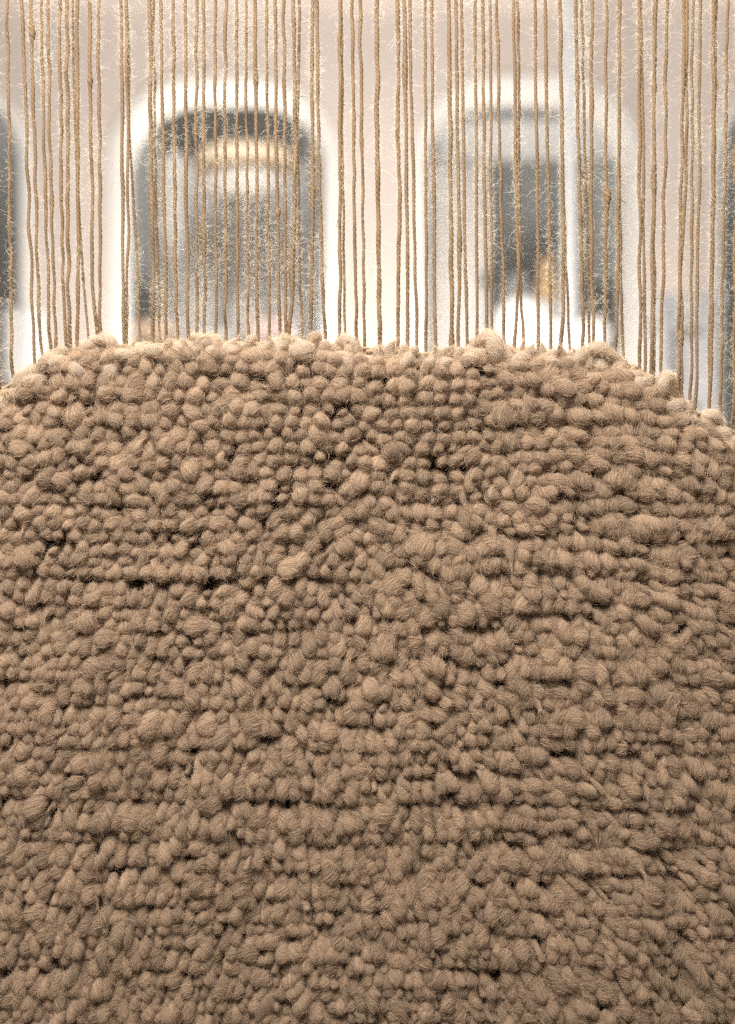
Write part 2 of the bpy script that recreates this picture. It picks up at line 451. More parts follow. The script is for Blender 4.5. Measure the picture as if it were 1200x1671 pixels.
def cushion(px, py, w_px, h_px, y, mat, label):
    x, z = X(px, y), Z(py, y); k = S * (DIST + y) / DIST
    a = np.linspace(-np.pi / 2, np.pi / 2, 14); b = np.linspace(-np.pi, np.pi, 28, endpoint=False)
    A, B = np.meshgrid(a, b, indexing='ij')
    sg = lambda v, e: np.sign(v) * np.abs(v) ** e
    v = np.stack([sg(np.cos(A), .6) * sg(np.cos(B), .5) * w_px * k / 2, sg(np.cos(A), .6) * sg(np.sin(B), .5) * w_px * k / 3, sg(np.sin(A), .8) * h_px * k / 2], -1).reshape(-1, 3) + np.array([x, y, z])
    i, j = np.meshgrid(np.arange(13), np.arange(28), indexing='ij'); j2 = (j + 1) % 28
    q = np.stack([i * 28 + j, i * 28 + j2, (i + 1) * 28 + j2, (i + 1) * 28 + j], -1).reshape(-1, 4)
    root = empty('cushion', (x, y, z - h_px * k / 2), label=label, category='cushion', group='cushions on the bench')
    child('cover', mesh_np('cover', v, quads=q, mats=[mat]), root)
zb = table(205, 545, 578, 5.95, 0.4, M_WOODW, 'white bench inside the lamp-lit arch holding cushions', 'bench', 'bench')
cushion(248, 549, 78, 56, 5.95, M_ORANGE, 'soft orange cushion on the white bench')
cushion(345, 556, 100, 42, 5.95, M_CPALE, 'pale grey cushion between orange and pink cushions')
cushion(438, 545, 80, 64, 5.95, M_PINK, 'dusty pink cushion on the white bench')
table(1050, 1165, 492, 4.5, 0.4, M_GREYW, 'blue grey table before the wall right of the post', name='side_table')
for a, b, t, lab in ((1062, 1155, 545, 'blue grey chest under the blue grey table'), (18, 62, 505, 'pale low cabinet before the leftmost pier')):
    D = 4.5
    m = M_GREYW if a > 600 else M_WOODW
    root = empty('cabinet', (X((a + b) / 2, D), D, 0), label=lab, category='cabinet')
    child('carcass', box('carcass', X(a, D), X(b, D), D - 0.13, D + 0.13, 0.0, Z(t, D), m, 0.005), root)
    for k in range(3):
        h = Z(t, D) / 3
        dr = child('drawer', box('drawer', X(a, D) + 0.015, X(b, D) - 0.015, D - 0.142, D - 0.129, k * h + 0.02, (k + 1) * h - 0.02, m, 0.003), root)
        mid = (X(a, D) + X(b, D)) / 2
        child('handle', box('handle', mid - 0.03, mid + 0.03, D - 0.165, D - 0.143, (k + .5) * h, (k + .5) * h + 0.012, M_METAL, 0.002), dr)

# ------------------------------------------------------------------ fibre ribbons (shared by wool and jute)
def ribbons(paths, width, taper=0.35, side=None):
    """paths: (n, k, 3) polylines -> thin tapering ribbons."""
    n, k, _ = paths.shape
    tan = np.gradient(paths, axis=1)
    if side is None:
        side = rng.normal(size=(n, 1, 3))
    s = np.cross(tan, side); s /= np.linalg.norm(s, axis=2, keepdims=True) + 1e-9
    w = np.asarray(width).reshape(-1, 1, 1) * np.linspace(1, taper, k)[None, :, None] * 0.5
    v = np.stack([paths - s * w, paths + s * w], 2).reshape(-1, 3)
    b = (np.arange(n)[:, None] * k + np.arange(k - 1)[None, :]) * 2
    q = np.stack([b, b + 1, b + 3, b + 2], -1).reshape(-1, 4)
    return v, q

# ------------------------------------------------------------------ wool tufts
def smooth_noise(n_waves, dim, freq):
    k = rng.normal(size=(n_waves, dim)) * freq; ph = rng.uniform(0, 6.28, n_waves)
    return lambda x: np.sin(x @ k.T + ph).sum(-1) / math.sqrt(n_waves)

class Tuft:
    """One roving end: a spine leaving the ground weave along +Z and bending towards +X, with a radius profile."""
    def __init__(self, kind):
        self.kind = kind
        K = 64
        t = np.linspace(0, 1, K)
        u = rng.uniform
        if kind == 'round': L, R, bend, t0, pw = u(.019, .023), u(.0042, .0053), u(.1, .7), u(.66, .76), 2.0
        elif kind == 'long': L, R, bend, t0, pw = u(.024, .030), u(.0036, .0046), u(.2, .9), u(.72, .82), 2.0
        elif kind == 'point': L, R, bend, t0, pw = u(.026, .031), u(.0042, .0054), u(.1, .9), u(.45, .6), 1.25
        elif kind == 'curl': L, R, bend, t0, pw = u(.034, .042), u(.0034, .0042), u(2.6, 4.0), u(.82, .88), 2.0
        elif kind == 'big': L, R, bend, t0, pw = u(.022, .028), u(0.00595, 0.00741), u(.2, .9), u(.6, .7), 2.0
        else: L, R, bend, t0, pw = u(.020, .024), u(.0020, .0027), u(.0, .5), u(.84, .9), 2.0
        bs = 0.55 if kind == 'curl' else 0.3
        ang = bend * np.clip((t - bs) / (1 - bs), 0, 1) ** (1.0 if kind == 'curl' else 1.4)
        side = u(-.4, .4) * t ** 2
        d = np.stack([np.sin(ang) * np.cos(side), np.sin(side), np.cos(ang) * np.cos(side)], -1)
        if kind == 'curl': d[:, 1] += 0.35 * np.clip(t - .6, 0, 1)
        d /= np.linalg.norm(d, axis=1, keepdims=True)
        c = np.cumsum(d, 0) * (L / K); c -= c[0]
        B = np.cross(d, np.array([1.0, 0, 0]) * np.cos(ang)[:, None] - np.array([0, 0, 1.0]) * np.sin(ang)[:, None])
        B /= np.linalg.norm(B, axis=1, keepdims=True)
        Nn = np.cross(B, d)
        self.t, self.c, self.d, self.N, self.B = t, c, d, Nn, B
        self.L, self.R, self.t0, self.pw = L, R, t0, pw
        self.twist = u(3.5, 9.0) * rng.choice([-1, 1]) * (L / .022)
        self.lump = smooth_noise(5, 3, 260.0)
        self.ridge = smooth_noise(6, 3, 6.0)
        self.flat = u(.82, 1.18)
        self.tip = c[int(K * .88)]
    def ip(self, arr, t):
        f = np.clip(t, 0, 1) * (len(self.t) - 1); i = np.minimum(f.astype(int), len(self.t) - 2); w = (f - i)[..., None]
        return arr[i] * (1 - w) + arr[i + 1] * w
    def rad(self, t):
        e = np.clip((t - self.t0) / (1 - self.t0), 0, 1)
        r = (1 - e ** self.pw) ** (1 / self.pw if self.pw == 2.0 else 0.9)
        return self.R * r * (0.62 + 0.38 * np.clip(t / (self.t0 * .8), 0, 1) ** .8)
    def surf(self, t, th, lift=0.0):
        c = self.ip(self.c, t); N = self.ip(self.N, t); B = self.ip(self.B, t); d = self.ip(self.d, t)
        r = self.rad(t)
        fx = np.stack([np.cos(th - self.twist * t), np.sin(th - self.twist * t), t * .35], -1)
        ra = r * (1 + 0.045 * self.ridge(fx * 1.0)) + 0
        rd = N * (np.cos(th) * self.flat)[..., None] + B * (np.sin(th) / self.flat)[..., None]
        e = np.clip((t - self.t0) / (1 - self.t0), 0, 1)[..., None]
        nrm = rd * (1 - e * .98) + d * e; nrm /= np.linalg.norm(nrm, axis=-1, keepdims=True)
        p = c + rd * ra[..., None]
        p = p + nrm * (self.R * 0.10 * self.lump(p))[..., None]
        return p + nrm * np.asarray(lift)[..., None], nrm, fx

def tuft_mesh(kind, idx, loose=False):
    T = Tuft(kind)
    NT, NR = (18, 16) if kind != 'curl' else (26, 14)
    tt = np.concatenate([np.linspace(.12, T.t0, NT // 2), T.t0 + (1 - T.t0) * np.sin(np.linspace(0, np.pi / 2, NT - NT // 2 + 1))[1:]])
    tt[-1] = 0.9995
    th = np.linspace(0, 2 * np.pi, NR, endpoint=False)
    A, Bq = np.meshgrid(tt, th, indexing='ij')
    p, n, fx = T.surf(A.ravel(), Bq.ravel())
    i, j = np.meshgrid(np.arange(NT - 1), np.arange(NR), indexing='ij'); j2 = (j + 1) % NR
    q = np.stack([i * NR + j, i * NR + j2, (i + 1) * NR + j2, (i + 1) * NR + j], -1).reshape(-1, 4)
    off = rng.uniform(-50, 50, 3)
    fib = fx + off
    # hairs lying along the twist of the roving, lifting off towards their ends
    nh = {'nub': 70, 'curl': 330, 'big': 380}.get(kind, 270)
    t = 1 - (1 - T.t0 * .55) * rng.uniform(0, 1, nh) ** .8
    t = np.minimum(t, .985)
    thh = rng.uniform(0, 2 * np.pi, nh)
    k = 5
    s = np.linspace(0, 1, k)[None, :]
    ln = rng.uniform(.003, .009, nh)[:, None]
    sign = rng.choice([-1, 1], nh)[:, None]
    dirn = rng.normal(0, .55, nh)[:, None]
    dt = sign * ln / T.L * np.cos(dirn)
    dth = sign * (T.twist * ln / T.L * np.cos(dirn) * .8 + np.sin(dirn) * ln / T.R * .8)
    pt = t[:, None] + dt * s
    pt = np.where(pt > .985, 1.97 - pt, pt); pt = np.clip(pt, 0.1, .985)
    pth = thh[:, None] + dth * s + rng.normal(0, .12, (nh, k)).cumsum(1)
    fly = rng.uniform(0, 1, nh)[:, None] ** 3
    lift = .00012 + rng.uniform(0, .0005, nh)[:, None] + (.0004 + .0036 * fly) * s ** 1.6
    lift[:, 0] = -.0002
    paths, _, _ = T.surf(pt.ravel(), pth.ravel(), lift.ravel())
    paths = paths.reshape(nh, k, 3) + rng.normal(0, .00022, (nh, k, 3)).cumsum(1) * (.3 + fly[:, :, None])
    if kind == 'point':
        m = 34
        base, nn, _ = T.surf(np.full(m, .96), rng.uniform(0, 6.28, m))
        dd = T.d[-1] + rng.normal(0, .28, (m, 3)); ll = rng.uniform(.002, .007, m)[:, None, None]
        extra = base[:, None, :] + dd[:, None, :] * ll * s[..., None] + rng.normal(0, .0002, (m, k, 3)).cumsum(1)
        paths = np.concatenate([paths, extra])
    w = rng.uniform(.00009, .00019, len(paths))
    hv, hq = ribbons(paths, w)
    V = np.concatenate([p, hv]); Q = np.concatenate([q, hq + len(p)])
    mi = np.concatenate([np.zeros(len(q), int), np.ones(len(hq), int)])
    F = np.concatenate([fib, np.zeros((len(hv), 3))])
    me = mesh_np('wool_tuft_%02d' % idx, V, quads=Q, mats=[M_LITLOOSE, M_LITLOOSEFIB] if loose else [M_WOOL, M_WOOLFIB], mat_idx=mi, attr={'fib': ('FLOAT_VECTOR', F)})
    return me, T.tip, kind

KINDS = ['round'] * 30 + ['long'] * 22 + ['point'] * 10 + ['curl'] * 12 + ['big'] * 8 + ['nub'] * 5
LOOSE = ['round'] * 7 + ['long'] * 8 + ['curl'] * 6 + ['point'] * 5
variants = [tuft_mesh(k, i) for i, k in enumerate(KINDS)]
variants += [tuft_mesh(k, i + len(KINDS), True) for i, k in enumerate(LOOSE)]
by_kind = {k: [i for i, kk in enumerate(KINDS) if kk == k] for k in set(KINDS)}
by_kind.update({'loose_' + k: [i + len(KINDS) for i, kk in enumerate(LOOSE) if kk == k] for k in set(LOOSE)})

# top edge of the pile in photograph pixels
EDGE = np.array([(-200, 800), (-110, 725), (-50, 668), (0, 642), (40, 616), (75, 590), (110, 574), (160, 566), (210, 568), (260, 566), (330, 563),
                 (420, 563), (510, 564), (600, 572), (690, 580), (760, 576), (830, 572), (910, 579), (970, 586), (1030, 598), (1075, 626),
                 (1110, 664), (1160, 686), (1200, 712), (1260, 760), (1340, 840), (1420, 930)], float)
def edge_y(px): return np.interp(px, EDGE[:, 0], EDGE[:, 1])
XMIN, XMAX, YMAX = -150, 1350, 1800

# tips laid in loose knotted rows, then pushed apart
pts = []; rowid = []
y = 560.0; row = 0
size_at = lambda yy: 1.07 - 0.20 * np.clip((yy - 600) / 950, 0, 1.1)      # pile is finer towards the older rows
wob = smooth_noise(5, 2, 1 / 150.0)
while y < YMAX:
    f = size_at(y)
    x = XMIN + rng.uniform(0, 26)
    while x < XMAX:
        pts.append((x + rng.normal(0, 2.5), y + 7 * float(wob(np.array([x, y * .5]))) + rng.normal(0, 2.5 - .7 * min(1, max(0, (y - 700) / 500)))))
        rowid.append(row)
        x += rng.uniform(20, 29) * f * (1 - .17 * min(1, max(0, (y - 800) / 500)))
    y += 20.0 * f * (1 + .20 * min(1, max(0, (y - 800) / 500))); row += 1
pts = np.array(pts); rowid = np.array(rowid)
ok = pts[:, 1] > edge_y(pts[:, 0]) + 16
pts, rowid = pts[ok], rowid[ok]
for it in range(5):
    mv = np.zeros_like(pts); fs = size_at(pts[:, 1])
    for c0 in range(0, len(pts), 400):
        d = pts[c0:c0 + 400, None, :] - pts[None, :, :]
        hh = np.clip((pts[c0:c0 + 400, 1] - 800) / 500, 0, 1)[:, None]
        dd = np.sqrt((d[..., 0] / (25 - 4.5 * hh)) ** 2 + (d[..., 1] / (20 + 4 * hh)) ** 2) / fs[None, :] + 1e-6
        f = np.clip(1.0 - dd, 0, None); f[dd < 1e-5] = 0
        mv[c0:c0 + 400] = (d / dd[..., None] * f[..., None]).sum(1)
    pts = pts + mv * np.array([.32, .16])
# rows lie together in bands of two or three, with a crease between bands
band_pos = {}; k = 0
while k < row + 3:
    m = int(rng.choice([2, 2, 3]))
    for j in range(m): band_pos[k + j] = (j - (m - 1) / 2) / max(1, (m - 1) / 2)
    k += m
crease = np.clip(.65 + .5 * smooth_noise(6, 2, 1 / 170.0)(pts), 0, 1.3)
pts[:, 1] -= np.array([band_pos[i] for i in rowid]) * 3.2 * crease
band_depth = np.abs(np.array([band_pos[i] for i in rowid])) * crease
# partings between rows, where the ground shows dark
GAPS = [((440, 765), (560, 752)), ((560, 800), (700, 822)), ((690, 762), (800, 770)), ((890, 660), (1010, 668)), ((830, 690), (960, 706)),
        ((985, 858), (1200, 845)), ((870, 912), (1230, 905)), ((60, 948), (310, 966)), ((310, 952), (545, 962)), ((545, 1020), (810, 1030)),
        ((810, 1010), (1010, 1006)), ((650, 1090), (860, 1082)), ((60, 1160), (260, 1150)), ((440, 1196), (640, 1190)), ((820, 1135), (1210, 1120)),
        ((-40, 1328), (300, 1322)), ((300, 1340), (560, 1300)), ((880, 1452), (1150, 1425)), ((-40, 1484), (290, 1502)), ((520, 1505), (720, 1512)),
        ((-40, 1130), (90, 1136)), ((170, 1420), (420, 1400)), ((960, 1235), (1230, 1300)), ((640, 1590), (930, 1600)), ((0, 1590), (300, 1580)),
        ((700, 1270), (880, 1262)), ((150, 700), (260, 742)), ((610, 930), (820, 948)), ((30, 800), (160, 778)), ((640, 1170), (720, 1180)), ((860, 1370), (990, 1345))]
push = np.zeros(len(pts)); low = np.zeros(len(pts))
for (x0, y0), (x1, y1) in GAPS:
    u = (pts[:, 0] - x0) / (x1 - x0)
    inside = np.clip(np.minimum(u, 1 - u) * 6 + .25, 0, 1) * (u > -.05) * (u < 1.05)
    gy = y0 + (y1 - y0) * u + 7 * np.sin(pts[:, 0] / 33 + x0)
    dy = pts[:, 1] - gy
    push += inside * np.sign(dy) * 7.5 * np.exp(-np.abs(dy) / 24)
pts[:, 1] += push
VG = np.exp(-((pts[:, 0] - 1112) / 26) ** 2) * np.clip((pts[:, 1] - 1330) / 80, 0, 1)   # soft vertical parting low at the right

relief = smooth_noise(8, 2, 1 / 70.0)
ang_n = smooth_noise(6, 2, 1 / 90.0)
n = len(pts)
px, py = pts[:, 0], pts[:, 1]
depth = -0.019 - 0.0014 * relief(pts) + rng.normal(0, .0013, n) + .006 * VG + .0012 * band_depth
# the sheet leans back at both sides and along its top edge
depth += .016 * np.clip((60 - px) / 160, 0, 1.5) ** 1.5 + .018 * np.clip((px - 1080) / 220, 0, 1.3) ** 1.4
depth += .007 * np.clip(1 - (py - edge_y(px)) / 60, 0, 1) ** 1.5
lateral = np.clip((px - 480) / 600, -.7, 1.2) * .85 + .25 * ang_n(pts) + rng.normal(0, .25, n)
down = .40 + np.clip((py - 700) / 1000, 0, 1.2) * .80 + .20 * ang_n(pts[:, ::-1]) + rng.normal(0, .22, n)
down -= .8 * np.clip(1 - (py - edge_y(px)) / 45, 0, 1)
lay = 1 + .5 * np.clip((py - 850) / 550, 0, 1) + .35 * np.clip((px - 850) / 300, 0, 1)      # how flat the pile is combed
dirs = np.stack([lateral * lay, -np.ones(n), -down * lay], -1)
dirs /= np.linalg.norm(dirs, axis=1, keepdims=True)
pk = rng.choice(['round', 'point', 'curl', 'nub'], n, p=[.90, .03, .03, .04])
lean = np.clip(.18 + .30 * np.clip((py - 900) / 600, 0, 1) + .28 * np.clip((px - 700) / 400, 0, 1), 0, .65)
pk = np.where((pk == 'round') & (rng.uniform(0, 1, n) < lean), 'long', pk)
scale = rng.normal(1.02, .13, n).clip(.7, 1.3) * size_at(py) * np.where(pk == 'curl', .74, 1.0) * (1 - .08 * np.clip((py - 850) / 500, 0, 1))
depth = depth + np.where(pk == 'curl', .004, 0) + np.where(pk == 'long', .001, 0)
# an upper fringe of tufts that stand up over the edge
fx = []
x = XMIN - 20
while x < XMAX:
    fx.append(x); x += rng.uniform(15, 25)
fx = np.array(fx)
for layer, (dy, dz) in enumerate(((13, -.010), (3, -.004))):
    xx = fx + rng.normal(0, 4, len(fx)) + 10 * layer
    bare = ((xx > 92) & (xx < 185)) | ((xx > 985) & (xx < 1098))          # where the weft shows above the pile
    yy = edge_y(xx) + dy + rng.normal(0, 3.5, len(fx)) + 7 * bare
    slope = (edge_y(xx + 15) - edge_y(xx - 15)) / 30
    up = np.array([.15, .75])[layer] + rng.normal(0, .25, len(fx))
    dr = np.stack([slope * .8 + rng.normal(0, .6, len(fx)), -np.ones(len(fx)) * (1.0, .8)[layer], up], -1)
    dr /= np.linalg.norm(dr, axis=1, keepdims=True)
    pts = np.concatenate([pts, np.stack([xx, yy], -1)])
    depth = np.concatenate([depth, np.full(len(fx), dz) + rng.normal(0, .0015, len(fx)) + .012 * np.clip((xx - 1080) / 220, 0, 1) + .012 * np.clip((60 - xx) / 160, 0, 1)])
    dirs = np.concatenate([dirs, dr])
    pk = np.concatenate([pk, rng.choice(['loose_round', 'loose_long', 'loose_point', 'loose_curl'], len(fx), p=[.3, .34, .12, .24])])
    scale = np.concatenate([scale, rng.normal(.95, .1, len(fx))])
# a few tufts whose cut ends stick up clear of the edge, as in the photograph
more_tips = [(x_, float(edge_y(x_)) - rng.uniform(3, 12), rng.normal(.2, .5), rng.uniform(.75, 1.0)) for x_ in np.arange(215, 975, 29) + rng.uniform(-9, 9, 27)]
for (ex, ey, lx, s) in tuple(more_tips) + ((330, 553, .2, .9), (462, 556, .5, 1.0), (437, 562, .3, .9), (514, 548, .0, 1.0), (570, 566, .3, .95), (640, 562, -.1, 1.0),
                        (716, 574, .1, .8), (752, 572, .3, .8), (797, 566, .9, 1.15), (770, 572, .6, 1.0), (868, 566, .5, .9), (907, 574, .8, 1.0), (243, 575, -.1, .9), (30, 640, .2, 1.2), (8, 648, -.3, 1.2)):
    v = np.array([lx * .6, -.25, 1.0]); v /= np.linalg.norm(v)
    pts = np.concatenate([pts, [[ex, ey]]]); depth = np.append(depth, -.008); dirs = np.concatenate([dirs, [v]])
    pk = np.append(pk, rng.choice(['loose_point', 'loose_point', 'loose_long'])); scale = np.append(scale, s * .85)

n = len(pts)
var = np.array([rng.choice(by_kind[k]) for k in pk])
rots = np.zeros((n, 3)); locs = np.zeros((n, 3))
for i in range(n):
    z = Vector(dirs[i])
    # local +X (the bend) falls downwards, with a free roll
    x = Vector((0, 0, -1)) - z * Vector((0, 0, -1)).dot(z)
    x = Vector((1, 0, 0)) if x.length < 1e-3 else x.normalized()
    y_ = z.cross(x)
    Rm = Matrix((x, y_, z)).transposed()
    roll = rng.normal(0, .6) if not pk[i].endswith('curl') else rng.uniform(-math.pi, math.pi)
    Rm = Rm @ Matrix.Rotation(roll, 3, 'Z')
    tip = variants[var[i]][1]
    target = P(pts[i, 0], pts[i, 1], depth[i])
    locs[i] = np.array(Vector(target) - Rm @ Vector(tip) * scale[i])
    rots[i] = Rm.to_euler('XYZ')[:]

# ------------------------------------------------------------------ the rug
rug = empty('woven_rug', (0, 0.0, CAMZ - 0.36), label='thick beige wool pile rug being woven, its top edge slumped at both sides', category='rug')
# ground weave behind the pile
ex = np.linspace(XMIN - 30, XMAX + 30, 120)
ey = edge_y(ex) + 8
v = []
for dep in (0.0, 0.004):
    for a, b in zip(ex, ey):
        v.append(P(a, b, 0) + np.array([0, dep, 0])); v.append(P(a, YMAX, 0) + np.array([0, dep, 0]))
q = []; m = len(ex)
for i in range(m - 1):
    q.append((2 * i, 2 * i + 1, 2 * i + 3, 2 * i + 2)); o = 2 * m
    q.append((o + 2 * i, o + 2 * i + 2, o + 2 * i + 3, o + 2 * i + 1))
    q.append((2 * i, 2 * i + 2, o + 2 * i + 2, o + 2 * i))
child('ground_weave', mesh_np('ground_weave', np.array(v), quads=np.array(q), mats=[M_BACK], smooth=False), rug)

# weft cords packed along the upper edge, going over and under the warp
def tube(path, rad, ns=8):
    k = len(path)
    tan = np.gradient(path, axis=0); tan /= np.linalg.norm(tan, axis=1, keepdims=True) + 1e-12
    ref = np.array([0, 1.0, 0]) if abs(tan[:, 1]).mean() < .8 else np.array([1.0, 0, 0])
    a = np.cross(tan, ref); a /= np.linalg.norm(a, axis=1, keepdims=True); b = np.cross(tan, a)
    th = np.linspace(0, 2 * np.pi, ns, endpoint=False)
    r = np.broadcast_to(np.asarray(rad), (k,))
    v = path[:, None, :] + r[:, None, None] * (np.cos(th)[None, :, None] * a[:, None, :] + np.sin(th)[None, :, None] * b[:, None, :])
    i, j = np.meshgrid(np.arange(k - 1), np.arange(ns), indexing='ij'); j2 = (j + 1) % ns
    q = np.stack([i * ns + j, i * ns + j2, (i + 1) * ns + j2, (i + 1) * ns + j], -1).reshape(-1, 4)
    fib = np.stack([np.tile(np.cos(th), k) * 1.2, np.tile(np.sin(th), k) * 1.2, np.repeat(np.linspace(0, 1, k) * k * .22, ns)], -1)
    return v.reshape(-1, 3), q, fib
ex = np.arange(XMIN, XMAX, 3.0)
for row in range(5):
    yy = edge_y(ex) - 2 + row * 5.0 + .8 * np.sin(ex / 9 + row)
    path = np.stack([P(a, b) for a, b in zip(ex, yy)])
    path[:, 1] = -.001 + .0016 * np.sin(ex / 13 * np.pi + row * np.pi)
    vv, qq, ff = tube(path, .00125 * (1 + .15 * np.sin(ex * 1.7 + row)))
    child('weft_cord', mesh_np('weft_cord', vv, quads=qq, mats=[M_WEFT], attr={'fib': ('FLOAT_VECTOR', ff + row * 9)}), rug)

# the 300 tufts that show largest are parts, the rest are one part
size = np.array([{'round': 1.0, 'long': 1.05, 'point': 1.0, 'curl': 1.2, 'big': 1.6, 'nub': .2}[k.replace('loose_', '')] for k in pk]) * scale ** 2 * (1 - 8 * np.clip(depth + .02, -.02, .03))
inside = (pts[:, 0] > 12) & (pts[:, 0] < 1188) & (pts[:, 1] < 1655)
order = np.argsort(-(size * inside))
single = order[:300]; rest = order[300:]
rinv = Matrix.Translation(rug.location).inverted()
for i in single:
    o = bpy.data.objects.new('wool_tuft', variants[var[i]][0])
    COL.objects.link(o); o.parent = rug; o.matrix_parent_inverse = rinv
    o.location = locs[i]; o.rotation_euler = rots[i]; o.scale = (scale[i],) * 3
lib = bpy.data.collections.new('tuft_shapes')
for i, (me, _, _) in enumerate(variants):
    lib.objects.link(bpy.data.objects.new('tuft_shape_%02d' % i, me))
me = bpy.data.meshes.new('wool_pile')
me.vertices.add(len(rest)); me.vertices.foreach_set('co', locs[rest].astype(np.float32).ravel())
for nm, typ, dat in (('rot', 'FLOAT_VECTOR', rots[rest]), ('size', 'FLOAT', scale[rest]), ('shape', 'INT', var[rest])):
    a = me.attributes.new(nm, typ, 'POINT')
    if typ == 'INT': a.data.foreach_set('value', dat.astype(np.int32))
    else: a.data.foreach_set('vector' if typ == 'FLOAT_VECTOR' else 'value', dat.astype(np.float32).ravel())
pile = child('wool_pile', me, rug, kind='stuff')
ng = bpy.data.node_groups.new('pile_nodes', 'GeometryNodeTree')
ng.interface.new_socket('Geometry', in_out='INPUT', socket_type='NodeSocketGeometry')
ng.interface.new_socket('Geometry', in_out='OUTPUT', socket_type='NodeSocketGeometry')
N = ng.nodes.new; L = ng.links.new
gi, go = N('NodeGroupInput'), N('NodeGroupOutput')
ci = N('GeometryNodeCollectionInfo'); ci.inputs['Collection'].default_value = lib
ci.inputs['Separate Children'].default_value = True; ci.inputs['Reset Children'].default_value = True
def named(nm, typ):
    a = N('GeometryNodeInputNamedAttribute'); a.data_type = typ; a.inputs['Name'].default_value = nm
    return a.outputs['Attribute']
er = N('FunctionNodeEulerToRotation'); L(named('rot', 'FLOAT_VECTOR'), er.inputs[0])
ip = N('GeometryNodeInstanceOnPoints'); ip.inputs['Pick Instance'].default_value = True
L(gi.outputs[0], ip.inputs['Points']); L(ci.outputs[0], ip.inputs['Instance'])
L(named('shape', 'INT'), ip.inputs['Instance Index']); L(er.outputs[0], ip.inputs['Rotation'])
L(named('size', 'FLOAT'), ip.inputs['Scale']); L(ip.outputs[0], go.inputs[0])
md = pile.modifiers.new('pile', 'NODES'); md.node_group = ng

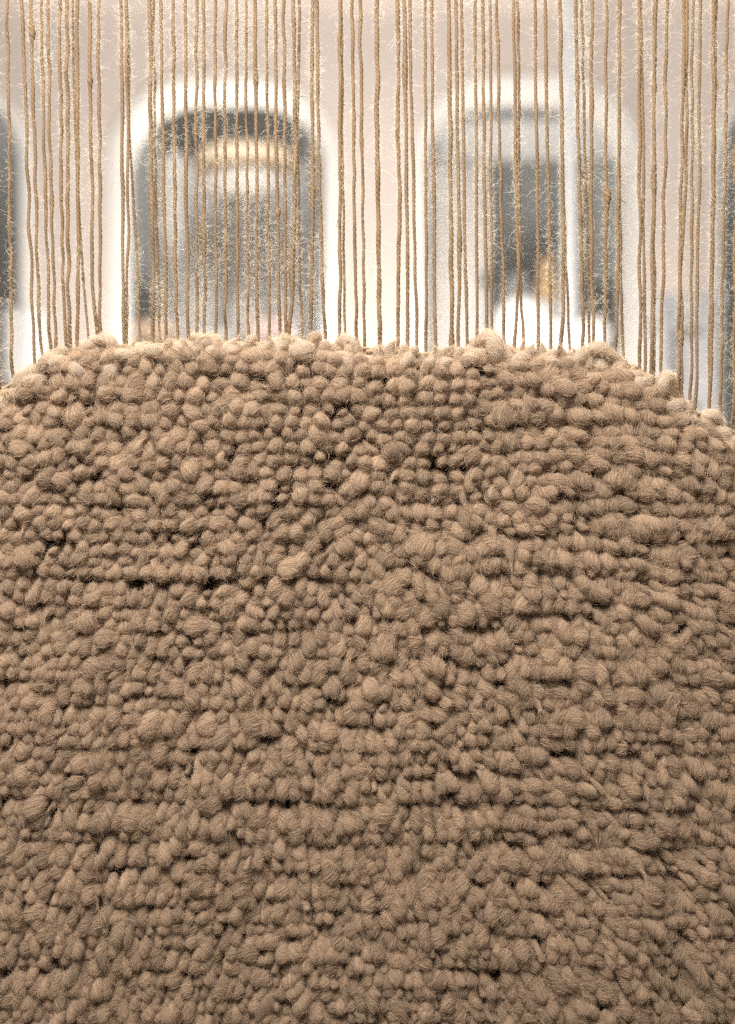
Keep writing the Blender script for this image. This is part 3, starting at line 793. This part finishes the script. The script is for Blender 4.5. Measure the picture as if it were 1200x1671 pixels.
# ------------------------------------------------------------------ warp threads
# (x at y=0, x at y=249, x at y=460, x at foot, y of foot, width in px, layer 0 front / 1 behind)
W = [(-6, -3, -1, 0, 632, 7, 0), (14.5, 18, 20, 23, 626, 8, 0), (38, 47, 53.6, 59.5, 613, 8, 0), (52.5, 59, 64.5, 70, 606, 8, 0),
     (69, 75, 80.5, 84, 600, 7.5, 0), (80.5, 85, 90, 93, 598, 7.5, 0), (99, 102, 104.6, 110, 585, 8, 0), (111, 113, 113.5, 117, 586, 9, 0),
     (117, 122.6, 136, 145.6, 580, 6, 1), (127.6, 129, 129.5, 127.6, 586, 9, 0), (147, 151, 153.3, 161, 580, 8.5, 0), (163.6, 164.4, 164.7, 165, 578, 8, 0),
     (199.6, 201, 203, 205, 578, 8.5, 0), (208, 211, 210, 207, 578, 7, 0), (206, 213, 224, 230, 574, 6.5, 1), (246, 248, 252, 248, 570, 9.5, 0),
     (249.5, 252, 259, 260.5, 570, 6.5, 1), (263.6, 268, 272, 273, 570, 8, 0), (283.5, 285.4, 288, 290, 570, 8, 0), (304, 305.4, 307, 308.5, 568, 8.5, 0),
     (322, 322, 322.2, 322.6, 566, 8, 0), (333, 333.7, 334.5, 333.4, 560, 8, 0), (352.5, 353, 353.6, 353.3, 566, 7.5, 0), (369.3, 369, 369.7, 368.2, 566, 8, 0),
     (388, 388.3, 389, 390, 562, 8, 0), (402, 404, 405.4, 406.5, 564, 7, 0), (417.6, 419, 420.5, 421.5, 564, 8.5, 0), (435.6, 438, 439.6, 441, 560, 7, 0),
     (450, 452, 455, 457.5, 558, 8, 0), (463.6, 465, 466, 467, 556, 8, 0), (479, 483, 477.5, 472, 556, 9.5, 0), (489, 486, 490.5, 493.5, 562, 7, 1),
     (510, 510, 510, 507, 554, 9, 0), (518, 521, 526, 531, 564, 8, 0), (554.7, 555.6, 555, 554.5, 566, 8.5, 0), (558.5, 559.5, 562, 564, 565, 6, 1),
     (575.5, 578, 581, 582, 566, 8, 0), (588, 591, 594.6, 596, 574, 7.5, 0), (615.3, 616.5, 618.4, 619, 572, 10.5, 0), (649, 650.6, 651.8, 648.3, 566, 9, 0),
     (660, 663.6, 665.2, 665.2, 574, 8.5, 0), (669, 673, 678, 681.6, 582, 7.5, 0), (694, 695, 696, 695.8, 582, 7.5, 0), (704, 706.5, 709.6, 711, 582, 8, 0),
     (732, 734, 737.5, 738, 588, 10, 0), (743.7, 747, 750, 746.7, 580, 8.5, 0), (753, 755.6, 760, 763, 578, 7.5, 0), (774.7, 776.6, 778.5, 778.6, 576, 7.5, 0),
     (788, 789.3, 793.5, 794, 574, 8, 0), (799, 800.5, 802, 803, 572, 7, 0), (810, 815, 820.5, 823.5, 576, 8, 0), (837, 841, 845.6, 838.5, 574, 8, 0),
     (847, 847.5, 850.5, 855.4, 576, 7.5, 1), (872.6, 875, 877, 879, 572, 8, 0), (888, 893, 896.5, 899.6, 584, 8, 0), (913, 916, 918.5, 916, 580, 9, 0),
     (915.5, 918, 925.5, 930, 588, 6.5, 1), (938.6, 943.5, 949, 950.5, 592, 8.5, 0), (950.6, 956, 961.6, 963, 594, 7, 1), (964, 964.5, 964.3, 967.4, 596, 8, 0),
     (988.6, 987, 987, 986.5, 606, 7, 0), (1009, 1009.5, 1007, 1000, 608, 8.5, 0), (1011.5, 1012, 1015.6, 1017, 606, 6.5, 1), (1041.8, 1042, 1043, 1044, 612, 8, 0),
     (1045, 1047.5, 1050.5, 1052, 614, 7.5, 0), (1067.5, 1065, 1063.5, 1062, 622, 9, 0), (1069.5, 1069, 1069.3, 1069, 632, 7.5, 1), (1085.6, 1084, 1080, 1077, 640, 8, 0),
     (1113.5, 1112, 1106.5, 1105.6, 666, 8, 0), (1117.5, 1119.5, 1108.5, 1112, 670, 8, 0), (1129, 1127.5, 1126.5, 1126, 674, 7.5, 0), (1142, 1139, 1136, 1133, 678, 8, 0),
     (1162, 1161, 1160, 1156.5, 690, 9, 0), (1170, 1167.5, 1161.5, 1158.7, 692, 7.5, 1), (1185, 1181.5, 1178, 1173.8, 696, 7.5, 0), (1202, 1200, 1198, 1194, 714, 7.5, 0)]
# swellings: thread -> [(y, extra radius factor, half length px)]
SLUB = {60: [(322, 1.1, 12), (350, .6, 40), (420, .6, 12)], 69: [(553, .8, 14), (350, .4, 25)], 3: [(55, .9, 14)], 15: [(320, .5, 18)], 28: [(350, .9, 7)],
        10: [(135, .5, 8)], 21: [(400, .5, 18)], 30: [(430, .5, 30)], 40: [(120, .5, 30)], 44: [(560, .5, 20)], 65: [(300, .4, 18), (145, .5, 8)],
        5: [(330, .5, 12)], 45: [(400, .4, 20)], 26: [(130, .4, 10)], 37: [(235, .4, 10)], 57: [(130, .3, 12)], 32: [(300, .3, 30)], 59: [(180, .3, 30)]}
SPECIAL = {60: ('jute warp thread with a large triangular slub and a swollen length', 'slubbed one'),
           69: ('jute warp thread sliding behind its neighbour, with a slub near its foot', 'sliding one'),
           3: ('jute warp thread with a frayed slub tuft near its top', 'frayed one'),
           38: ('thickest lone jute warp thread, wide gaps on both its sides', 'thickest lone one'),
           28: ('jute warp thread with a small round burr at its middle', 'burred one'),
           14: ('thin jute warp thread slanting away from a close pair', 'thin slanting one')}
ORD = ['', 'next', 'second', 'third', 'fourth', 'fifth', 'sixth', 'seventh', 'eighth', 'ninth', 'tenth', 'eleventh', 'twelfth']
def thread_label(i, wd):
    if i in SPECIAL: return SPECIAL[i][0]
    ks = sorted(SPECIAL)
    near = min(ks, key=lambda k: abs(k - i))
    look = 'thick' if wd >= 9 else ('thin' if wd <= 7 else 'plain')
    beyond = [k for k in ks if (k > i) == (i > near) and k != near and (k - i) * (i - near) > 0]
    if beyond:
        far = min(beyond, key=lambda k: abs(k - i))
        return '%s jute warp thread, %s from the %s towards the %s' % (look, ORD[abs(i - near)], SPECIAL[near][1], SPECIAL[far][1])
    back = min((k for k in ks if k != near), key=lambda k: abs(k - near))
    return '%s jute warp thread, %s past the %s, away from the %s' % (look, ORD[abs(i - near)], SPECIAL[near][1], SPECIAL[back][1])

for ti, (a0, a1, a2, a3, yf, wd, lay) in enumerate(W):
    ky = np.array([-420, -210, 0, 249, 460, yf - 25, yf, yf + 26.0])
    kx = np.array([a0 + (a0 - a1) * .8, a0 + (a0 - a1) * .4, a0, a1, a2, a2 + (a3 - a2) * .82, a3, a3 + .2])
    yy = np.arange(-220, yf + 26, 2.2)
    xx = np.interp(yy, ky, kx)
    ker = np.hanning(31); ker /= ker.sum()
    xx = np.convolve(np.pad(xx, 15, mode='edge'), ker, 'valid')
    nz = smooth_noise(6, 1, 1 / 26.0); nz2 = smooth_noise(6, 1, 1 / 9.0)
    xx = xx + .85 * nz(yy[:, None]) + .22 * nz2(yy[:, None])
    dep = (-.0035 if lay == 0 else .0025) + .0012 * nz(yy[:, None] + 900) + np.clip((yy - yf + 60) / 60, 0, 1) * (.0035 if lay == 0 else -.0015)
    cen = np.stack([(xx - 600) * S, dep, CAMZ + (835.5 - yy) * S], -1)
    rz = smooth_noise(6, 1, 1 / 20.0)
    R = wd * .75 / 2 * S * (1 + .09 * rz(yy[:, None]))
    shift = np.zeros(len(yy))
    for (sy, f, hl) in SLUB.get(ti, []):
        g = np.exp(-((yy - sy) / hl) ** 2); R = R * (1 + f * g); shift += g * f * wd * .22 * S
    if ti in (60, 3): cen[:, 0] += shift
    else: cen[:, 0] += shift * .3 * rng.choice([-1, 1])
    label = thread_label(ti, wd)
    foot = cen[-1]
    t = empty('warp_thread', foot.tolist(), label=label, category='thread', group='warp threads strung above the rug')
    pitch = rng.uniform(8, 10.5)
    ph0 = rng.uniform(0, 6.28)
    for pl in (0, 1):
        ph = ph0 + pl * math.pi + yy / pitch * 2 * math.pi * .5
        off = np.stack([np.cos(ph), np.sin(ph), np.zeros(len(yy))], -1) * (R * .23)[:, None]
        vv, qq, ff = tube(cen + off, R * .77, 6)
        ff[:, 0] += .5 * np.repeat(np.cos(yy / 3.0), 6)
        child('ply', mesh_np('ply', vv, quads=qq, mats=[M_YARN], attr={'fib': ('FLOAT_VECTOR', ff + rng.uniform(-40, 40, 3))}), t)
    # fuzz: fine curling fibres standing off the yarn
    dens = rng.uniform(.75, 1.25)
    nh = int(1150 * dens * (yf + 120) / 700)
    bi_y = rng.uniform(-110, yf - 6, nh * 2)
    keep = rng.uniform(0, 1, nh * 2) < .45 + .5 * rz(bi_y[:, None] * .4 + 300)
    bi_y = bi_y[keep][:nh]; nh = len(bi_y)
    base = np.stack([np.interp(bi_y, yy, cen[:, k]) for k in range(3)], -1)
    rr = np.interp(bi_y, yy, R)
    ang = rng.uniform(0, 2 * np.pi, nh)
    rad = np.stack([np.cos(ang), np.sin(ang), np.zeros(nh)], -1)
    k = 7
    ln = rng.lognormal(math.log(.0028), .75, nh).clip(.001, .016)
    vdir = rng.normal(0, 1.0, nh)
    d0 = rad + np.array([0, 0, 1.0]) * vdir[:, None]; d0 /= np.linalg.norm(d0, axis=1, keepdims=True)
    ax = rng.normal(size=(nh, 3)); ax /= np.linalg.norm(ax, axis=1, keepdims=True)
    curl = rng.normal(0, 2.4, nh) * (ln / .004) ** .5
    path = [base + rad * rr[:, None] * .85]
    dcur = d0
    for s_ in range(1, k):
        a = (curl / (k - 1))[:, None]
        dcur = dcur * np.cos(a) + np.cross(ax, dcur) * np.sin(a) + ax * (ax * dcur).sum(1, keepdims=True) * (1 - np.cos(a)) + rng.normal(0, .22, (nh, 3))
        dcur /= np.linalg.norm(dcur, axis=1, keepdims=True)
        path.append(path[-1] + dcur * (ln / (k - 1))[:, None])
    path = np.stack(path, 1)
    hv, hq = ribbons(path, rng.uniform(.00009, .00016, nh), .55)
    child('fuzz', mesh_np('fuzz', hv, quads=hq, mats=[M_FUZZ]), t, kind='stuff')
    # bits of straw caught in the yarn
    for _ in range(rng.poisson(.45)):
        sy = rng.uniform(15, yf - 60)
        c0 = np.array([np.interp(sy, yy, cen[:, k2]) for k2 in range(3)]) + np.array([rng.choice([-1, 1]) * wd * .45 * S, -.0008, 0])
        dv = rng.normal(size=3) * np.array([1, .3, 1]); dv /= np.linalg.norm(dv)
        LL = rng.uniform(.003, .007); ss = np.linspace(-.3, .7, 6)[:, None]
        pth = c0 + dv * ss * LL + np.array([0, 0, 1]) * (ss ** 2) * LL * rng.normal(0, .4)
        vv, qq, ff = tube(pth, np.array([.1, .22, .26, .24, .18, .06]) * .001, 5)
        child('straw_bit', mesh_np('straw_bit', vv, quads=qq, mats=[M_STRAW]), t)
print('tufts', n, 'threads', len(W))
